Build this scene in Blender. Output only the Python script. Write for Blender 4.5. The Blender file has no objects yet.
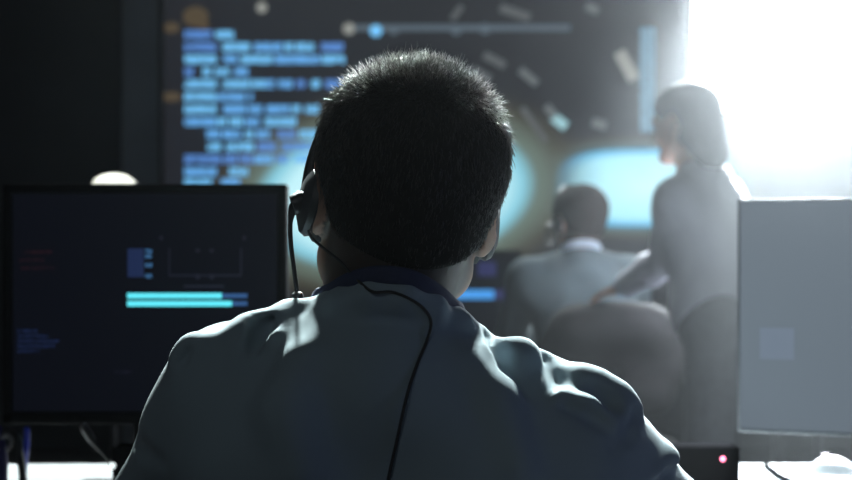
import bpy, bmesh, math, random
import numpy as np
from mathutils import Vector, Matrix

random.seed(7); rng = np.random.default_rng(7)
scn = bpy.context.scene
COL = scn.collection
CAM = np.array([0.0, 0.0, 1.124]); FPX = 1420.0

def P(px, py, D):
    """world point seen at a photo pixel when it stands D metres in front of the camera"""
    return np.array([(px-426)*D/FPX, D, CAM[2]-(py-240)*D/FPX])

# ------------------------------------------------------------------ materials
def mat(name, col, rough=.6, metal=0., emit=None, estr=0., spec=.5, sss=0., sss_r=(.01,.004,.002),
        noise=None, bump=None, sheen=0., sample=True, coat=0.):
    m = bpy.data.materials.new(name); m.use_nodes = True
    nt = m.node_tree; b = nt.nodes['Principled BSDF']
    b.inputs['Base Color'].default_value = (*col, 1)
    b.inputs['Roughness'].default_value = rough
    b.inputs['Metallic'].default_value = metal
    b.inputs['Specular IOR Level'].default_value = spec
    if sheen: b.inputs['Sheen Weight'].default_value = sheen
    if coat: b.inputs['Coat Weight'].default_value = coat
    if sss:
        b.inputs['Subsurface Weight'].default_value = sss
        b.inputs['Subsurface Radius'].default_value = sss_r
        b.inputs['Subsurface Scale'].default_value = 1.0
    if emit:
        b.inputs['Emission Color'].default_value = (*emit, 1)
        b.inputs['Emission Strength'].default_value = estr
    tc = None
    if noise or bump:
        tc = nt.nodes.new('ShaderNodeTexCoord')
    if noise:
        sc_, amt = noise
        n = nt.nodes.new('ShaderNodeTexNoise'); n.inputs['Scale'].default_value = sc_; n.inputs['Detail'].default_value = 5
        nt.links.new(tc.outputs['Object'], n.inputs['Vector'])
        r = nt.nodes.new('ShaderNodeValToRGB')
        r.color_ramp.elements[0].position = .3; r.color_ramp.elements[1].position = .7
        r.color_ramp.elements[0].color = (*[c*(1-amt) for c in col], 1)
        r.color_ramp.elements[1].color = (*[min(1, c*(1+amt)) for c in col], 1)
        nt.links.new(n.outputs['Fac'], r.inputs['Fac']); nt.links.new(r.outputs['Color'], b.inputs['Base Color'])
    if bump:
        sc_, st, dist = bump
        n = nt.nodes.new('ShaderNodeTexNoise'); n.inputs['Scale'].default_value = sc_; n.inputs['Detail'].default_value = 3
        nt.links.new(tc.outputs['Object'], n.inputs['Vector'])
        bp = nt.nodes.new('ShaderNodeBump'); bp.inputs['Strength'].default_value = st; bp.inputs['Distance'].default_value = dist
        nt.links.new(n.outputs['Fac'], bp.inputs['Height']); nt.links.new(bp.outputs['Normal'], b.inputs['Normal'])
    if emit and not sample: m.cycles.emission_sampling = 'NONE'
    return m

def srgb(r, g, b):
    f = lambda c: (c/255/12.92) if c/255 <= .04045 else ((c/255+.055)/1.055)**2.4
    return (f(r), f(g), f(b))

def glow_mat(name, stops, power=2.0, strength=1.0, vary=0.0):
    """screen picture: an emissive ellipse; brightness from the distance to its own centre"""
    m = bpy.data.materials.new(name); m.use_nodes = True; nt = m.node_tree
    for n in list(nt.nodes): nt.nodes.remove(n)
    out = nt.nodes.new('ShaderNodeOutputMaterial'); em = nt.nodes.new('ShaderNodeEmission')
    tc = nt.nodes.new('ShaderNodeTexCoord'); sep = nt.nodes.new('ShaderNodeSeparateXYZ')
    nt.links.new(tc.outputs['Generated'], sep.inputs[0])
    def M(op, a, b=None):
        n = nt.nodes.new('ShaderNodeMath'); n.operation = op
        for i, v in enumerate((a, b)):
            if v is None: continue
            if isinstance(v, (int, float)): n.inputs[i].default_value = v
            else: nt.links.new(v, n.inputs[i])
        return n.outputs[0]
    terms = []
    for ax in ('X', 'Z'):
        d = M('ABSOLUTE', M('MULTIPLY', M('SUBTRACT', sep.outputs[ax], .5), 2.0))
        terms.append(M('POWER', d, power))
    r = M('POWER', M('ADD', *terms), 1/power)
    ramp = nt.nodes.new('ShaderNodeValToRGB')
    els = ramp.color_ramp.elements
    while len(els) < len(stops): els.new(.5)
    for e, (p, c) in zip(els, stops):
        e.position = p; e.color = (*c, 1)
    nt.links.new(r, ramp.inputs['Fac']); nt.links.new(ramp.outputs['Color'], em.inputs['Color'])
    em.inputs['Strength'].default_value = strength
    fade = nt.nodes.new('ShaderNodeMapRange'); fade.interpolation_type = 'SMOOTHSTEP'
    fade.inputs['From Min'].default_value = .66; fade.inputs['From Max'].default_value = .98; fade.inputs['To Min'].default_value = 1; fade.inputs['To Max'].default_value = 0
    tr = nt.nodes.new('ShaderNodeBsdfTransparent'); mx = nt.nodes.new('ShaderNodeMixShader')
    nt.links.new(r, fade.inputs['Value']); nt.links.new(fade.outputs[0], mx.inputs[0]); nt.links.new(tr.outputs[0], mx.inputs[1]); nt.links.new(em.outputs[0], mx.inputs[2])
    nt.links.new(mx.outputs[0], out.inputs['Surface'])
    return m

# ------------------------------------------------------------------ mesh helpers
class MB:
    def __init__(s): s.V = []; s.F = []; s.M = []; s.n = 0
    def add(s, V, F, mi=0):
        V = [tuple(map(float, v)) for v in V]
        s.V += V; s.F += [tuple(i+s.n for i in f) for f in F]; s.M += [mi]*len(F); s.n += len(V); return s
    def box(s, c, size, bev=0., R=None, mi=0, seg=2):
        bm = bmesh.new(); bmesh.ops.create_cube(bm, size=1)
        for v in bm.verts: v.co = Vector((v.co.x*size[0], v.co.y*size[1], v.co.z*size[2]))
        if bev > 0: bmesh.ops.bevel(bm, geom=bm.edges[:], offset=min(bev, min(size)*.49), segments=seg, affect='EDGES', profile=.5)
        bm.verts.index_update()
        V = np.array([v.co[:] for v in bm.verts]); F = [tuple(v.index for v in f.verts) for f in bm.faces]; bm.free()
        if R is not None: V = V @ np.array(R).T
        return s.add(V+np.array(c), F, mi)
    def lathe(s, c, prof, axis=(0,0,1), n=24, mi=0):
        a = np.array(axis, float); a /= np.linalg.norm(a)
        t = np.array([1,0,0]) if abs(a[0]) < .9 else np.array([0,1,0])
        u = np.cross(a, t); u /= np.linalg.norm(u); v = np.cross(a, u)
        V = []; F = []
        for (r, h) in prof:
            for k in range(n):
                th = 2*math.pi*k/n
                V.append(np.array(c)+a*h+(u*math.cos(th)+v*math.sin(th))*r)
        for i in range(len(prof)-1):
            for k in range(n):
                k2 = (k+1) % n
                F.append((i*n+k, i*n+k2, (i+1)*n+k2, (i+1)*n+k))
        F.append(tuple(range(n))[::-1]); F.append(tuple((len(prof)-1)*n+k for k in range(n)))
        return s.add(V, F, mi)
    def tube(s, pts, r, n=8, sub=6, mi=0, closed=False, flat=None):
        pts = [np.array(p, float) for p in pts]
        if sub > 1: pts, rr = catmull(pts, r, sub, closed)
        else: rr = [r]*len(pts) if np.isscalar(r) else list(r)
        V = []; F = []; N = len(pts); up = None
        for i, p in enumerate(pts):
            if closed: d = pts[(i+1) % N]-pts[i-1]
            else: d = pts[min(i+1, N-1)]-pts[max(i-1, 0)]
            d = d/(np.linalg.norm(d)+1e-9)
            if up is None:
                t = np.array([0,0,1.]) if abs(d[2]) < .9 else np.array([1.,0,0]); up = t
            u = up-d*np.dot(up, d); u /= np.linalg.norm(u)+1e-9; up = u if flat is None else np.array([0,0,1.])
            v = np.cross(d, u)
            fu, fv = (1, 1) if flat is None else flat
            for k in range(n):
                th = 2*math.pi*k/n
                V.append(p+rr[i]*(fu*u*math.cos(th)+fv*v*math.sin(th)))
        for i in range(N if closed else N-1):
            j = (i+1) % N
            for k in range(n):
                k2 = (k+1) % n
                F.append((i*n+k, j*n+k, j*n+k2, i*n+k2))
        if not closed:
            F.append(tuple(range(n))); F.append(tuple((N-1)*n+k for k in range(n))[::-1])
        return s.add(V, F, mi)
    def quadxz(s, x0, x1, z0, z1, y, mi=0):
        return s.add([(x0,y,z0),(x1,y,z0),(x1,y,z1),(x0,y,z1)], [(0,1,2,3)], mi)

def catmull(pts, r, sub, closed=False):
    N = len(pts); out = []; ro = []
    rs = [r]*N if np.isscalar(r) else list(r)
    for i in range(N if closed else N-1):
        g = (lambda k: k % N) if closed else (lambda k: min(max(k, 0), N-1))
        p0, p1, p2, p3 = pts[g(i-1)], pts[g(i)], pts[g(i+1)], pts[g(i+2)]
        for k in range(sub):
            t = k/sub
            out.append(.5*((2*p1)+(-p0+p2)*t+(2*p0-5*p1+4*p2-p3)*t*t+(-p0+3*p1-3*p2+p3)*t**3))
            ro.append(rs[g(i)]*(1-t)+rs[g(i+1)]*t)
    if not closed: out.append(pts[-1]); ro.append(rs[-1])
    return out, ro

def worldloc(o):
    v = np.zeros(3)
    while o is not None: v += np.array(o.location); o = o.parent
    return v

def link_mesh(name, V, F, mats, parent=None, origin=None, midx=None, smooth=True, flatang=None):
    me = bpy.data.meshes.new(name)
    V = np.asarray(V, dtype=np.float64)
    base = worldloc(parent) if parent is not None else np.zeros(3)
    org = np.array(origin, float) if origin is not None else base
    V = V-org
    if isinstance(F, np.ndarray):
        k = F.shape[1]
        me.vertices.add(len(V)); me.vertices.foreach_set('co', V.astype(np.float32).ravel())
        me.loops.add(F.size); me.loops.foreach_set('vertex_index', F.astype(np.int32).ravel())
        me.polygons.add(len(F)); me.polygons.foreach_set('loop_start', np.arange(0, F.size, k, dtype=np.int32))
        me.polygons.foreach_set('loop_total', np.full(len(F), k, dtype=np.int32))
        me.update(calc_edges=True); me.validate()
    else:
        me.from_pydata(V.tolist(), [], F)
    if not isinstance(mats, (list, tuple)): mats = [mats]
    for m in mats: me.materials.append(m)
    if midx is not None and len(midx) == len(me.polygons):
        me.polygons.foreach_set('material_index', np.asarray(midx, dtype=np.int32))
    if smooth:
        me.polygons.foreach_set('use_smooth', np.ones(len(me.polygons), dtype=bool))
        if flatang: me.set_sharp_from_angle(angle=math.radians(flatang))
    me.update()
    o = bpy.data.objects.new(name, me); COL.objects.link(o)
    o.location = org-base
    if parent is not None: o.parent = parent
    return o

def build(name, mb, mats, parent=None, origin=None, smooth=True, ang=35, label=None):
    o = link_mesh(name, mb.V, mb.F, mats, parent, origin, mb.M, smooth, ang)
    if label: o['label'] = label
    return o

def tag(o, label, cat, group=None, kind=None):
    o['label'] = label; o['category'] = cat
    if group: o['group'] = group
    if kind: o['kind'] = kind
    return o

def thing(name, loc, label, cat, group=None):
    o = bpy.data.objects.new(name, None); COL.objects.link(o); o.location = tuple(map(float, loc)); o.empty_display_size = .1
    return tag(o, label, cat, group)

def struct(name, mb, m):
    o = build(name, mb, m, smooth=False); o['kind'] = 'structure'; return o

def copy_tree(o, parent=None):
    c = o.copy(); COL.objects.link(c)
    if parent is not None: c.parent = parent
    for ch in list(o.children): copy_tree(ch, c)
    return c

# ------------------------------------------------------------------ smooth solids (distance field + surface nets)
def nrm(v): v = np.array(v, float); return v/(np.linalg.norm(v)+1e-12)

class Field:
    def __init__(s, lo, hi, h):
        s.lo = np.array(lo, float); s.h = h
        s.n = np.ceil((np.array(hi)-s.lo)/h).astype(int)+1
        s.ax = [(s.lo[i]+h*np.arange(s.n[i])).astype(np.float32) for i in range(3)]
        s.v = np.full(tuple(s.n), .1, np.float32)
    def _sl(s, lo, hi):
        a = np.clip(np.floor((np.array(lo)-s.lo)/s.h).astype(int), 0, s.n)
        b = np.clip(np.ceil((np.array(hi)-s.lo)/s.h).astype(int)+1, 0, s.n)
        return tuple(slice(i, j) for i, j in zip(a, b)), [s.ax[k][a[k]:b[k]] for k in range(3)], np.all(b > a)
    def _op(s, sl, d, k, mode):
        a = s.v[sl]
        if mode == '+':
            hh = np.maximum(k-np.abs(a-d), 0)/max(k, 1e-6); s.v[sl] = np.minimum(a, d)-hh*hh*k*.25
        elif mode == '-':
            d = -d; hh = np.maximum(k-np.abs(a-d), 0)/max(k, 1e-6); s.v[sl] = np.maximum(a, d)+hh*hh*k*.25
    def cone(s, a, b, ra, rb, k=.02, mode='+', off=0.):
        a = np.array(a, float); b = np.array(b, float); ra += off; rb += off
        m = max(ra, rb)+k+3*s.h
        sl, (x, y, z), ok = s._sl(np.minimum(a, b)-m, np.maximum(a, b)+m)
        if not ok: return s
        ab = b-a; L = max(float(ab@ab), 1e-9)
        X, Y, Z = x[:,None,None]-a[0], y[None,:,None]-a[1], z[None,None,:]-a[2]
        t = np.clip((X*ab[0]+Y*ab[1]+Z*ab[2])/L, 0, 1)
        d = np.sqrt((X-t*ab[0])**2+(Y-t*ab[1])**2+(Z-t*ab[2])**2)-(ra+(rb-ra)*t)
        s._op(sl, d.astype(np.float32), k, mode); return s
    def ell(s, c, hx, R=None, k=.02, mode='+', off=0.):
        c = np.array(c, float); hx = np.array(hx, float)+off
        R = np.eye(3) if R is None else np.array(R, float)      # columns = local axes in world
        m = np.abs(R) @ hx + k+3*s.h
        sl, (x, y, z), ok = s._sl(c-m, c+m)
        if not ok: return s
        X, Y, Z = x[:,None,None]-c[0], y[None,:,None]-c[1], z[None,None,:]-c[2]
        q = [X*R[0,i]+Y*R[1,i]+Z*R[2,i] for i in range(3)]
        k0 = np.sqrt(sum((q[i]/hx[i])**2 for i in range(3))); k1 = np.sqrt(sum((q[i]/hx[i]**2)**2 for i in range(3)))+1e-6
        s._op(sl, (k0*(k0-1)/k1).astype(np.float32), k, mode); return s
    def chain(s, pts, r, k=.01, mode='+'):
        for i in range(len(pts)-1):
            ra, rb = (r, r) if np.isscalar(r) else (r[i], r[i+1])
            s.cone(pts[i], pts[i+1], ra, rb, k, mode)
        return s
    def cut(s, p, n, k=.004):
        """keep the side the normal points away from"""
        n = nrm(n); x, y, z = s.ax
        d = ((x[:,None,None]-p[0])*n[0]+(y[None,:,None]-p[1])*n[1]+(z[None,None,:]-p[2])*n[2]).astype(np.float32)
        a = s.v; hh = np.maximum(k-np.abs(a-d), 0)/k; s.v = np.maximum(a, d)+hh*hh*k*.25
        return s
    def ray(s, px, py, t0=.7, t1=1.7):
        d = np.array([(px-426)/FPX, 1., -(py-240)/FPX]); ts = np.arange(t0, t1, .0008)
        p = CAM+ts[:,None]*d; ij = np.rint((p-s.lo)/s.h).astype(int)
        ok = np.all((ij >= 0) & (ij < s.n), axis=1); vv = np.full(len(ts), 1., np.float32)
        vv[ok] = s.v[ij[ok,0], ij[ok,1], ij[ok,2]]
        i = np.argmax(vv < 0) if (vv < 0).any() else int(np.argmin(vv))
        return p[i]
    def mesh(s, smooth=1):
        v = s.v; neg = v < 0
        c = sum(neg[i:neg.shape[0]-1+i, j:neg.shape[1]-1+j, k:neg.shape[2]-1+k].astype(np.uint8) for i in (0,1) for j in (0,1) for k in (0,1))
        act = (c > 0) & (c < 8); I = np.argwhere(act)
        idx = np.full(act.shape, -1, np.int32); idx[act] = np.arange(len(I))
        S = np.zeros((len(I), 3)); cnt = np.zeros(len(I))
        corners = [(i,j,k) for i in (0,1) for j in (0,1) for k in (0,1)]
        val = {o: v[I[:,0]+o[0], I[:,1]+o[1], I[:,2]+o[2]] for o in corners}
        for a in corners:
            for ax in range(3):
                if a[ax] == 1: continue
                b = list(a); b[ax] = 1; b = tuple(b)
                va, vb = val[a], val[b]; m = (va < 0) != (vb < 0)
                t = va[m]/(va[m]-vb[m]); p = np.tile(np.array(a, float), (m.sum(), 1)); p[:,ax] += t
                S[m] += p; cnt[m] += 1
        V = s.lo+s.h*(I+S/cnt[:,None])
        F = []
        for ax in range(3):
            sh = list(v.shape)
            a = [slice(None)]*3; b = [slice(None)]*3; a[ax] = slice(0, -1); b[ax] = slice(1, None)
            cr = neg[tuple(a)] != neg[tuple(b)]
            E = np.argwhere(cr); o1, o2 = [(1,2),(2,0),(0,1)][ax]
            ok = (E[:,o1] > 0) & (E[:,o2] > 0) & (E[:,o1] < sh[o1]-1) & (E[:,o2] < sh[o2]-1); E = E[ok]
            inside = neg[E[:,0], E[:,1], E[:,2]]
            def g(d1, d2):
                e = E.copy(); e[:,o1] += d1; e[:,o2] += d2; return idx[e[:,0], e[:,1], e[:,2]]
            q = np.stack([g(-1,-1), g(0,-1), g(0,0), g(-1,0)], 1)
            q[~inside] = q[~inside][:, ::-1]
            F.append(q)
        F = np.concatenate(F); F = F[(F >= 0).all(1)]
        for _ in range(smooth):
            A = np.zeros_like(V); n = np.zeros(len(V))
            for i in range(4):
                p, q = F[:,i], F[:,(i+1) % 4]
                for ax in range(3):
                    A[:,ax] += np.bincount(p, V[q,ax], len(V))
                n += np.bincount(p, minlength=len(V))
            V = V*.5+.5*A/np.maximum(n, 1)[:,None]
        return V, F

def rot(yaw=0., pitch=0., roll=0.):
    """columns right, forward, up: yaw turns to the left, pitch nods down, roll tilts to the right"""
    cy, sy = math.cos(yaw), math.sin(yaw); cp, sp = math.cos(pitch), math.sin(pitch); cr, sr = math.cos(roll), math.sin(roll)
    Rz = np.array([[cy,-sy,0],[sy,cy,0],[0,0,1]]); Rx = np.array([[1,0,0],[0,cp,sp],[0,-sp,cp]]); Ry = np.array([[cr,0,sr],[0,1,0],[-sr,0,cr]])
    return Ry @ Rz @ Rx

def head_prims(f, o, R, off=0., s=1., ears=True):
    L = lambda x, y, z: np.array(o)+R @ (np.array([x,y,z])*s)
    f.ell(L(0,-.010,.043), np.array((.0785,.097,.076))*s, R, .02, off=off)
    f.ell(L(0,.0,.0), np.array((.0635,.080,.075))*s, R, .03, off=off)
    f.ell(L(0,.045,-.022), np.array((.060,.052,.072))*s, R, .03, off=off)
    for q in (-1, 1):
        f.cone(L(q*.047,.012,-.055), L(q*.018,.078,-.092), .022*s, .018*s, .025)
        f.cone(L(q*.045,.078,.030), L(q*.012,.090,.026), .010*s, .011*s, .012)
        f.cone(L(q*.040,.072,-.018), L(q*.030,.078,-.03), .014*s, .012*s, .02)
    f.cone(L(-.012,.086,-.094), L(.012,.086,-.094), .015*s, .015*s, .02)
    f.cone(L(0,.094,.018), L(0,.112,-.022), .007*s, .011*s, .010)
    for q in (-1, 1):
        f.ell(L(q*.012,.100,-.026), np.array((.009,.010,.008))*s, R, .006)
        f.ell(L(q*.032,.098,.006), np.array((.016,.012,.010))*s, R, .008, '-')
        f.ell(L(q*.031,.080,.006), np.array((.0125,.0125,.0125))*s, R, .003)
    f.cone(L(-.018,.090,-.053), L(.018,.090,-.053), .006*s, .006*s, .006); f.cone(L(0,.096,-.051), L(0,.095,-.060), .007*s, .007*s, .006)
    f.cone(L(-.02,.103,-.0555), L(.02,.103,-.0555), .0022*s, .0022*s, .003, '-')
    if ears:
        for q in (-1, 1):
            Re = R @ rot(-q*.55, 0, q*.08)
            f.ell(L(q*.0785,-.012,.000), np.array((.0055,.019,.032))*s, Re, .008)
            f.ell(L(q*.075,-.002,-.024), np.array((.007,.011,.014))*s, Re, .008)
            f.ell(L(q*.0865,-.004,.004), np.array((.0045,.010,.018))*s, Re, .004, '-')
    return f

def hand_prims(f, w, d, nrm_, thumb_side, s=1., curl=.35):
    """palm and five fingers from wrist w along d; nrm_ = back of the hand; thumb_side = towards the thumb"""
    d = nrm(d); n = nrm(nrm_); t = nrm(thumb_side)
    for q in (-1, -.33, .33, 1):
        f.cone(w+d*.012*s+t*q*.014*s, w+d*.085*s+t*q*.030*s, .013*s, .0115*s, .012)
    for i, (q, ln) in enumerate([(1, .068), (.35, .078), (-.33, .072), (-1, .056)]):
        a = w+d*.088*s+t*q*.030*s; dd = nrm(d+t*q*.10-n*curl*.35)
        b = a+dd*ln*.5*s; d2 = nrm(dd-n*curl*.7); c = b+d2*ln*.3*s; d3 = nrm(d2-n*curl*.6); e = c+d3*ln*.24*s
        f.cone(a, b, .0088*s, .0082*s, .004); f.cone(b, c, .0082*s, .0076*s, .003); f.cone(c, e, .0076*s, .0066*s, .003)
    a = w+d*.028*s+t*.026*s; b = a+nrm(d*.7+t*.75-n*.2)*.042*s; c = b+nrm(d+t*.25-n*.2)*.030*s
    f.cone(a, b, .0125*s, .0100*s, .008); f.cone(b, c, .0098*s, .0078*s, .004)
    return f

SKIN = mat('skin', (.30,.17,.12), .55, sss=.35, sss_r=(.012,.004,.002), noise=(60,.08), bump=(900,.15,.0005))
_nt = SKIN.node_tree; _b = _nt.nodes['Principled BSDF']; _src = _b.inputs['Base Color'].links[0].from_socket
_at = _nt.nodes.new('ShaderNodeAttribute'); _at.attribute_name = 'nape_shade'  # shade on the nape below the hairline, put into the skin colour
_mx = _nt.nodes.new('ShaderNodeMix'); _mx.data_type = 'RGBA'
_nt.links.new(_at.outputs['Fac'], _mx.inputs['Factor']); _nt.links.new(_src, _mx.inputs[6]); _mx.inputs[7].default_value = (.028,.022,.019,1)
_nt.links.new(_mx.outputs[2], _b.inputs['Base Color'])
EYEW = mat('eye_white', (.75,.74,.72), .2); IRIS = mat('iris', (.06,.035,.02), .15); LIPS = mat('lips', (.40,.16,.13), .45)
HAIRCAP = mat('cropped_hair', (.016,.015,.014), .95, spec=.05, noise=(400,.3))
HAIR = mat('dark_hair', (.075,.068,.062), .36, spec=.7, noise=(200,.4))

class Person:
    """J: joints in metres; builds ONE body mesh, with hair and clothes as children"""
    def __init__(s, J, R_head, h, label, mats, head_s=1., sex='m', seated=True, slim=1.):
        s.J = {k: np.array(v, float) for k, v in J.items()}; s.R = R_head; s.h = h; s.slim = slim; s.hs = head_s
        J = s.J
        s.right = nrm(J['shR']-J['shL']); up = nrm(J['neck']-J['pelvis'])
        s.fwd = nrm(np.cross(up, s.right)); s.up = nrm(np.cross(s.right, s.fwd))
        s.T = np.stack([s.right, s.fwd, s.up], 1)
        pts = np.array(list(J.values())); s.lo = pts.min(0)-.24; s.hi = pts.max(0)+.24
        s.lo[2] = max(s.lo[2], -.03)
        s.base = np.array([J['pelvis'][0], J['pelvis'][1], 0.])
        f = Field(s.lo, s.hi, h)
        s.torso(f, -.009); s.arms(f, -.003); s.legs(f, 0.)
        f.cone(J['neck'], s.hl(-.004,-.022,-.045), .058*slim, .054*slim, .03)
        head_prims(f, J['head'], R_head, 0., head_s)
        for q in 'LR':
            w = J['wr'+q]; hd = J['hd'+q]
            hand_prims(f, w, hd-w, s.J['hn'+q], s.J['ht'+q], .98*slim if slim < 1 else 1., .35 if 'curl' not in mats else mats['curl'])
        f.cut((0,0,.0), (0,0,-1))
        V, F = f.mesh(1)
        c = V[F].mean(1); q = (c-J['head']) @ R_head/head_s
        mi = np.zeros(len(F), int)
        for sx in (-1, 1):
            dd = np.linalg.norm(q-np.array([sx*.031,.080,.006]), axis=1)
            m = (dd < .0142) & (q[:,1] > .084); mi[m] = 1
            m2 = m & (np.hypot(q[:,0]-sx*.031, q[:,2]-.006) < .0055); mi[m2] = 2
        mi[(q[:,1] > .092) & (np.abs(q[:,0]) < .022) & (np.abs(q[:,2]+.0555) < .010) & (q[:,2] < -.045)] = 3
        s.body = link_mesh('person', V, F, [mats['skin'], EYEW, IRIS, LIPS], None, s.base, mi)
        tag(s.body, label, 'person')
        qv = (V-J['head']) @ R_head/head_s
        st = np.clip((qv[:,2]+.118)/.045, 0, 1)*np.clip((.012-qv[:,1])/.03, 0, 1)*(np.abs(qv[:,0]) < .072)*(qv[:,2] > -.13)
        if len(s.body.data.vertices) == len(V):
            s.body.data.attributes.new('nape_shade', 'FLOAT', 'POINT').data.foreach_set('value', (st*st*(3-2*st)*.92).astype(np.float32))
        s.m = mats
    def hl(s, x, y, z): return s.J['head']+s.R @ (np.array([x,y,z])*s.hs)
    def tl(s, p, x, y, z): return p+s.T @ np.array([x,y,z])
    def torso(s, f, off):
        J = s.J; k = s.slim; mid = (J['shL']+J['shR'])/2; sp = J['neck']-J['pelvis']
        f.ell(mid-s.up*.115+s.fwd*.005, np.array((.150*k,.098*k,.175)), s.T, .05, off=off)
        f.ell(J['pelvis']+sp*.38, np.array((.135*k,.095*k,.16)), s.T, .06, off=off)
        f.ell(J['pelvis']+s.up*.03, np.array((.155*k+.005,.110*k,.13)), s.T, .05, off=off)
        for q, sg in (('L',-1),('R',1)):
            sh = J['sh'+q]
            f.cone(J['neck']-s.up*.028+s.right*sg*.02-s.fwd*.008, sh+s.up*.012-s.fwd*.005, .042*k, .040*k, .035, off=off)
            f.cone(J['neck']-s.up*.055+s.right*sg*.02-s.fwd*.03, sh-s.up*.05-s.fwd*.03-s.right*sg*.02, .052*k, .052*k, .04, off=off)
            f.ell(mid-s.up*.13+s.right*sg*.075-s.fwd*.055, np.array((.062*k,.035,.10)), s.T, .05, off=off)
    def arms(s, f, off, end=1.):
        J = s.J; k = s.slim
        for q in 'LR':
            a, b, w = J['sh'+q], J['el'+q], J['wr'+q]
            f.cone(a, a+(b-a)*.12, .050*k, .052*k, .035, off=off)
            f.cone(a, b, .050*k, .041*k, .04, off=off)
            e = b+(w-b)*end
            f.cone(b, b+(e-b)*.35, .041*k, .043*k, .015, off=off); f.cone(b+(e-b)*.35, e, .043*k, .029*k, .015, off=off)
    def legs(s, f, off, foot=True):
        J = s.J; k = s.slim
        for q in 'LR':
            a, b, c = J['hip'+q], J['kn'+q], J['an'+q]
            f.cone(a, b, .088*k, .060*k, .03, off=off)
            m = b+(c-b)*.3+nrm(-s.fwd*1.)*.012
            f.cone(b, m, .056*k, .056*k, .02, off=off); f.cone(m, c, .056*k, .040*k, .02, off=off)
            if foot:
                t = J['toe'+q]
                f.cone(c-np.array([0,0,.03]), t, .034, .028, .02); f.cone(c-np.array([0,0,.045]), c-nrm(t-c)*.03-np.array([0,0,.05]), .034, .030, .02)
    def shirt(s, off=.007, cuff=.93, hem=-.10, extra=None, smooth=1, kname='shirt'):
        f = Field(s.lo, s.hi, s.h)
        s.torso(f, off); s.arms(f, off, cuff)
        J = s.J
        for q in 'LR':                                     # cuffs
            e = J['el'+q]+(J['wr'+q]-J['el'+q])*cuff; d = nrm(J['wr'+q]-J['el'+q])
            f.cone(e-d*.05, e, .034*s.slim, .035*s.slim, .006, off=.004)
        f.cut(J['pelvis']+s.up*hem, -s.up, .01)
        if extra: extra(f)
        s.fshirt = f
        V, F = f.mesh(smooth)
        return link_mesh(kname, V, F, s.m['shirt'], s.body, s.base)
    def trousers(s, off=.009):
        f = Field(s.lo, s.hi, s.h); J = s.J; k = s.slim
        f.ell(J['pelvis']+s.up*.03, np.array((.155*k+.005,.110*k,.13)), s.T, .05, off=off-.001)
        s.legs(f, off, False)
        f.cut(J['pelvis']+s.up*.10, s.up, .01); f.cut((0,0,.075), (0,0,-1), .01)
        V, F = f.mesh(1)
        return link_mesh('trousers', V, F, s.m['trousers'], s.body, s.base)
    def shoes(s):
        J = s.J
        for q in 'LR':
            f = Field(J['an'+q]-.30, J['an'+q]+.30, max(s.h, .004))
            c, t = J['an'+q], J['toe'+q]; dz = np.array([0,0,1.])
            f.cone(c-dz*.03, t, .043, .037, .02); f.cone(c-dz*.045, c-nrm(t-c)*.03-dz*.05, .043, .040, .02); f.cone(c, c-dz*.05, .044, .045, .02)
            f.cut((0,0,.0), (0,0,-1)); f.cut((0,0,.115), (0,0,1))
            V, F = f.mesh(1); link_mesh('shoe', V, F, s.m['shoe'], s.body, s.base)
    def hairmesh(s, thick=.008, long=False, strands=0, bun=False):
        o = s.J['head']; m = .20*s.hs
        f = Field(o-m-.03, o+m+.03, min(s.h, .004)); R = s.R; L = s.hl
        f.ell(L(0,-.010,.043), np.array((.0785,.097,.076))*s.hs, R, .02, off=thick)
        f.ell(L(0,-.008,.004), np.array((.0625,.088,.072))*s.hs, R, .03, off=thick*.55)
        f.cone(L(0,-.026,-.01), L(0,-.026,-.09), .052, .0535, .03, off=.001)
        if bun: f.cone(L(0,-.045,.03), L(0,-.055,-.11), .078, .066, .03)
        f.cut(L(0,.070,.060), R @ np.array([0,.85,-.5])); 
        f.cut(L(0,-.085,-.068 if not bun else -.2), R @ np.array([0,.42,-.9]), .02)
        # clear the ears and the face
        for q in (-1, 1):
            f.ell(L(q*.085,.006,-.010), np.array((.034,.028,.040))*s.hs, R, .01, '-')
            f.ell(L(q*.07,.060,-.03), np.array((.04,.05,.05))*s.hs, R, .01, '-')
        V, F = f.mesh(1)
        Vs = V; nf = len(F)
        if strands:
            tri = V[F]; ce = tri.mean(1); n = np.cross(tri[:,2]-tri[:,0], tri[:,3]-tri[:,1]); ar = np.linalg.norm(n, axis=1)/2; n = n/(2*ar[:,None]+1e-12)
            q = (ce-o) @ R
            ok = (q[:,2] > -.085) & (n @ (ce-o).T.mean(1) > -9) 
            w = ar*ok*np.clip(.45+(q[:,2]+.05)*6, .45, 1.6); w /= w.sum()
            pick = rng.choice(len(F), strands, p=w)
            base = ce[pick]+rng.normal(0, .0015, (strands,3)); nn = n[pick]; qq = q[pick]
            top = np.clip((qq[:,2]-.06)/.06, 0, 1)
            comb = (R @ np.array([.12,.35,.35]))[None,:]*top[:,None]+(R @ np.array([0.,.15,-.9]))[None,:]*(1-top)[:,None]
            comb = comb-nn*(comb*nn).sum(1)[:,None]
            d = nn*(.14+(.34*top[:,None]+.5*(rng.random((strands,1))>.95))*rng.random((strands,1)))+comb+rng.normal(0,.17,(strands,3)); d /= np.linalg.norm(d, axis=1)[:,None]
            ln = ((.0035+.0025*(qq[:,2]>-.01))+.013*top*rng.random(strands)+.003*rng.random(strands))[:,None]
            base = base-nn*.0015
            u = np.cross(d, nn+.01); u /= np.linalg.norm(u, axis=1)[:,None]+1e-9; v2 = np.cross(d, u)
            rr = .00032; midp = base+d*ln*.55; tip = base+d*ln+(-nn*.12*ln+rng.normal(0,.0006,(strands,3)))
            ring = lambda c, r: [c+r*(u*math.cos(a)+v2*math.sin(a)) for a in (0, 2.094, 4.189)]
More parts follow.
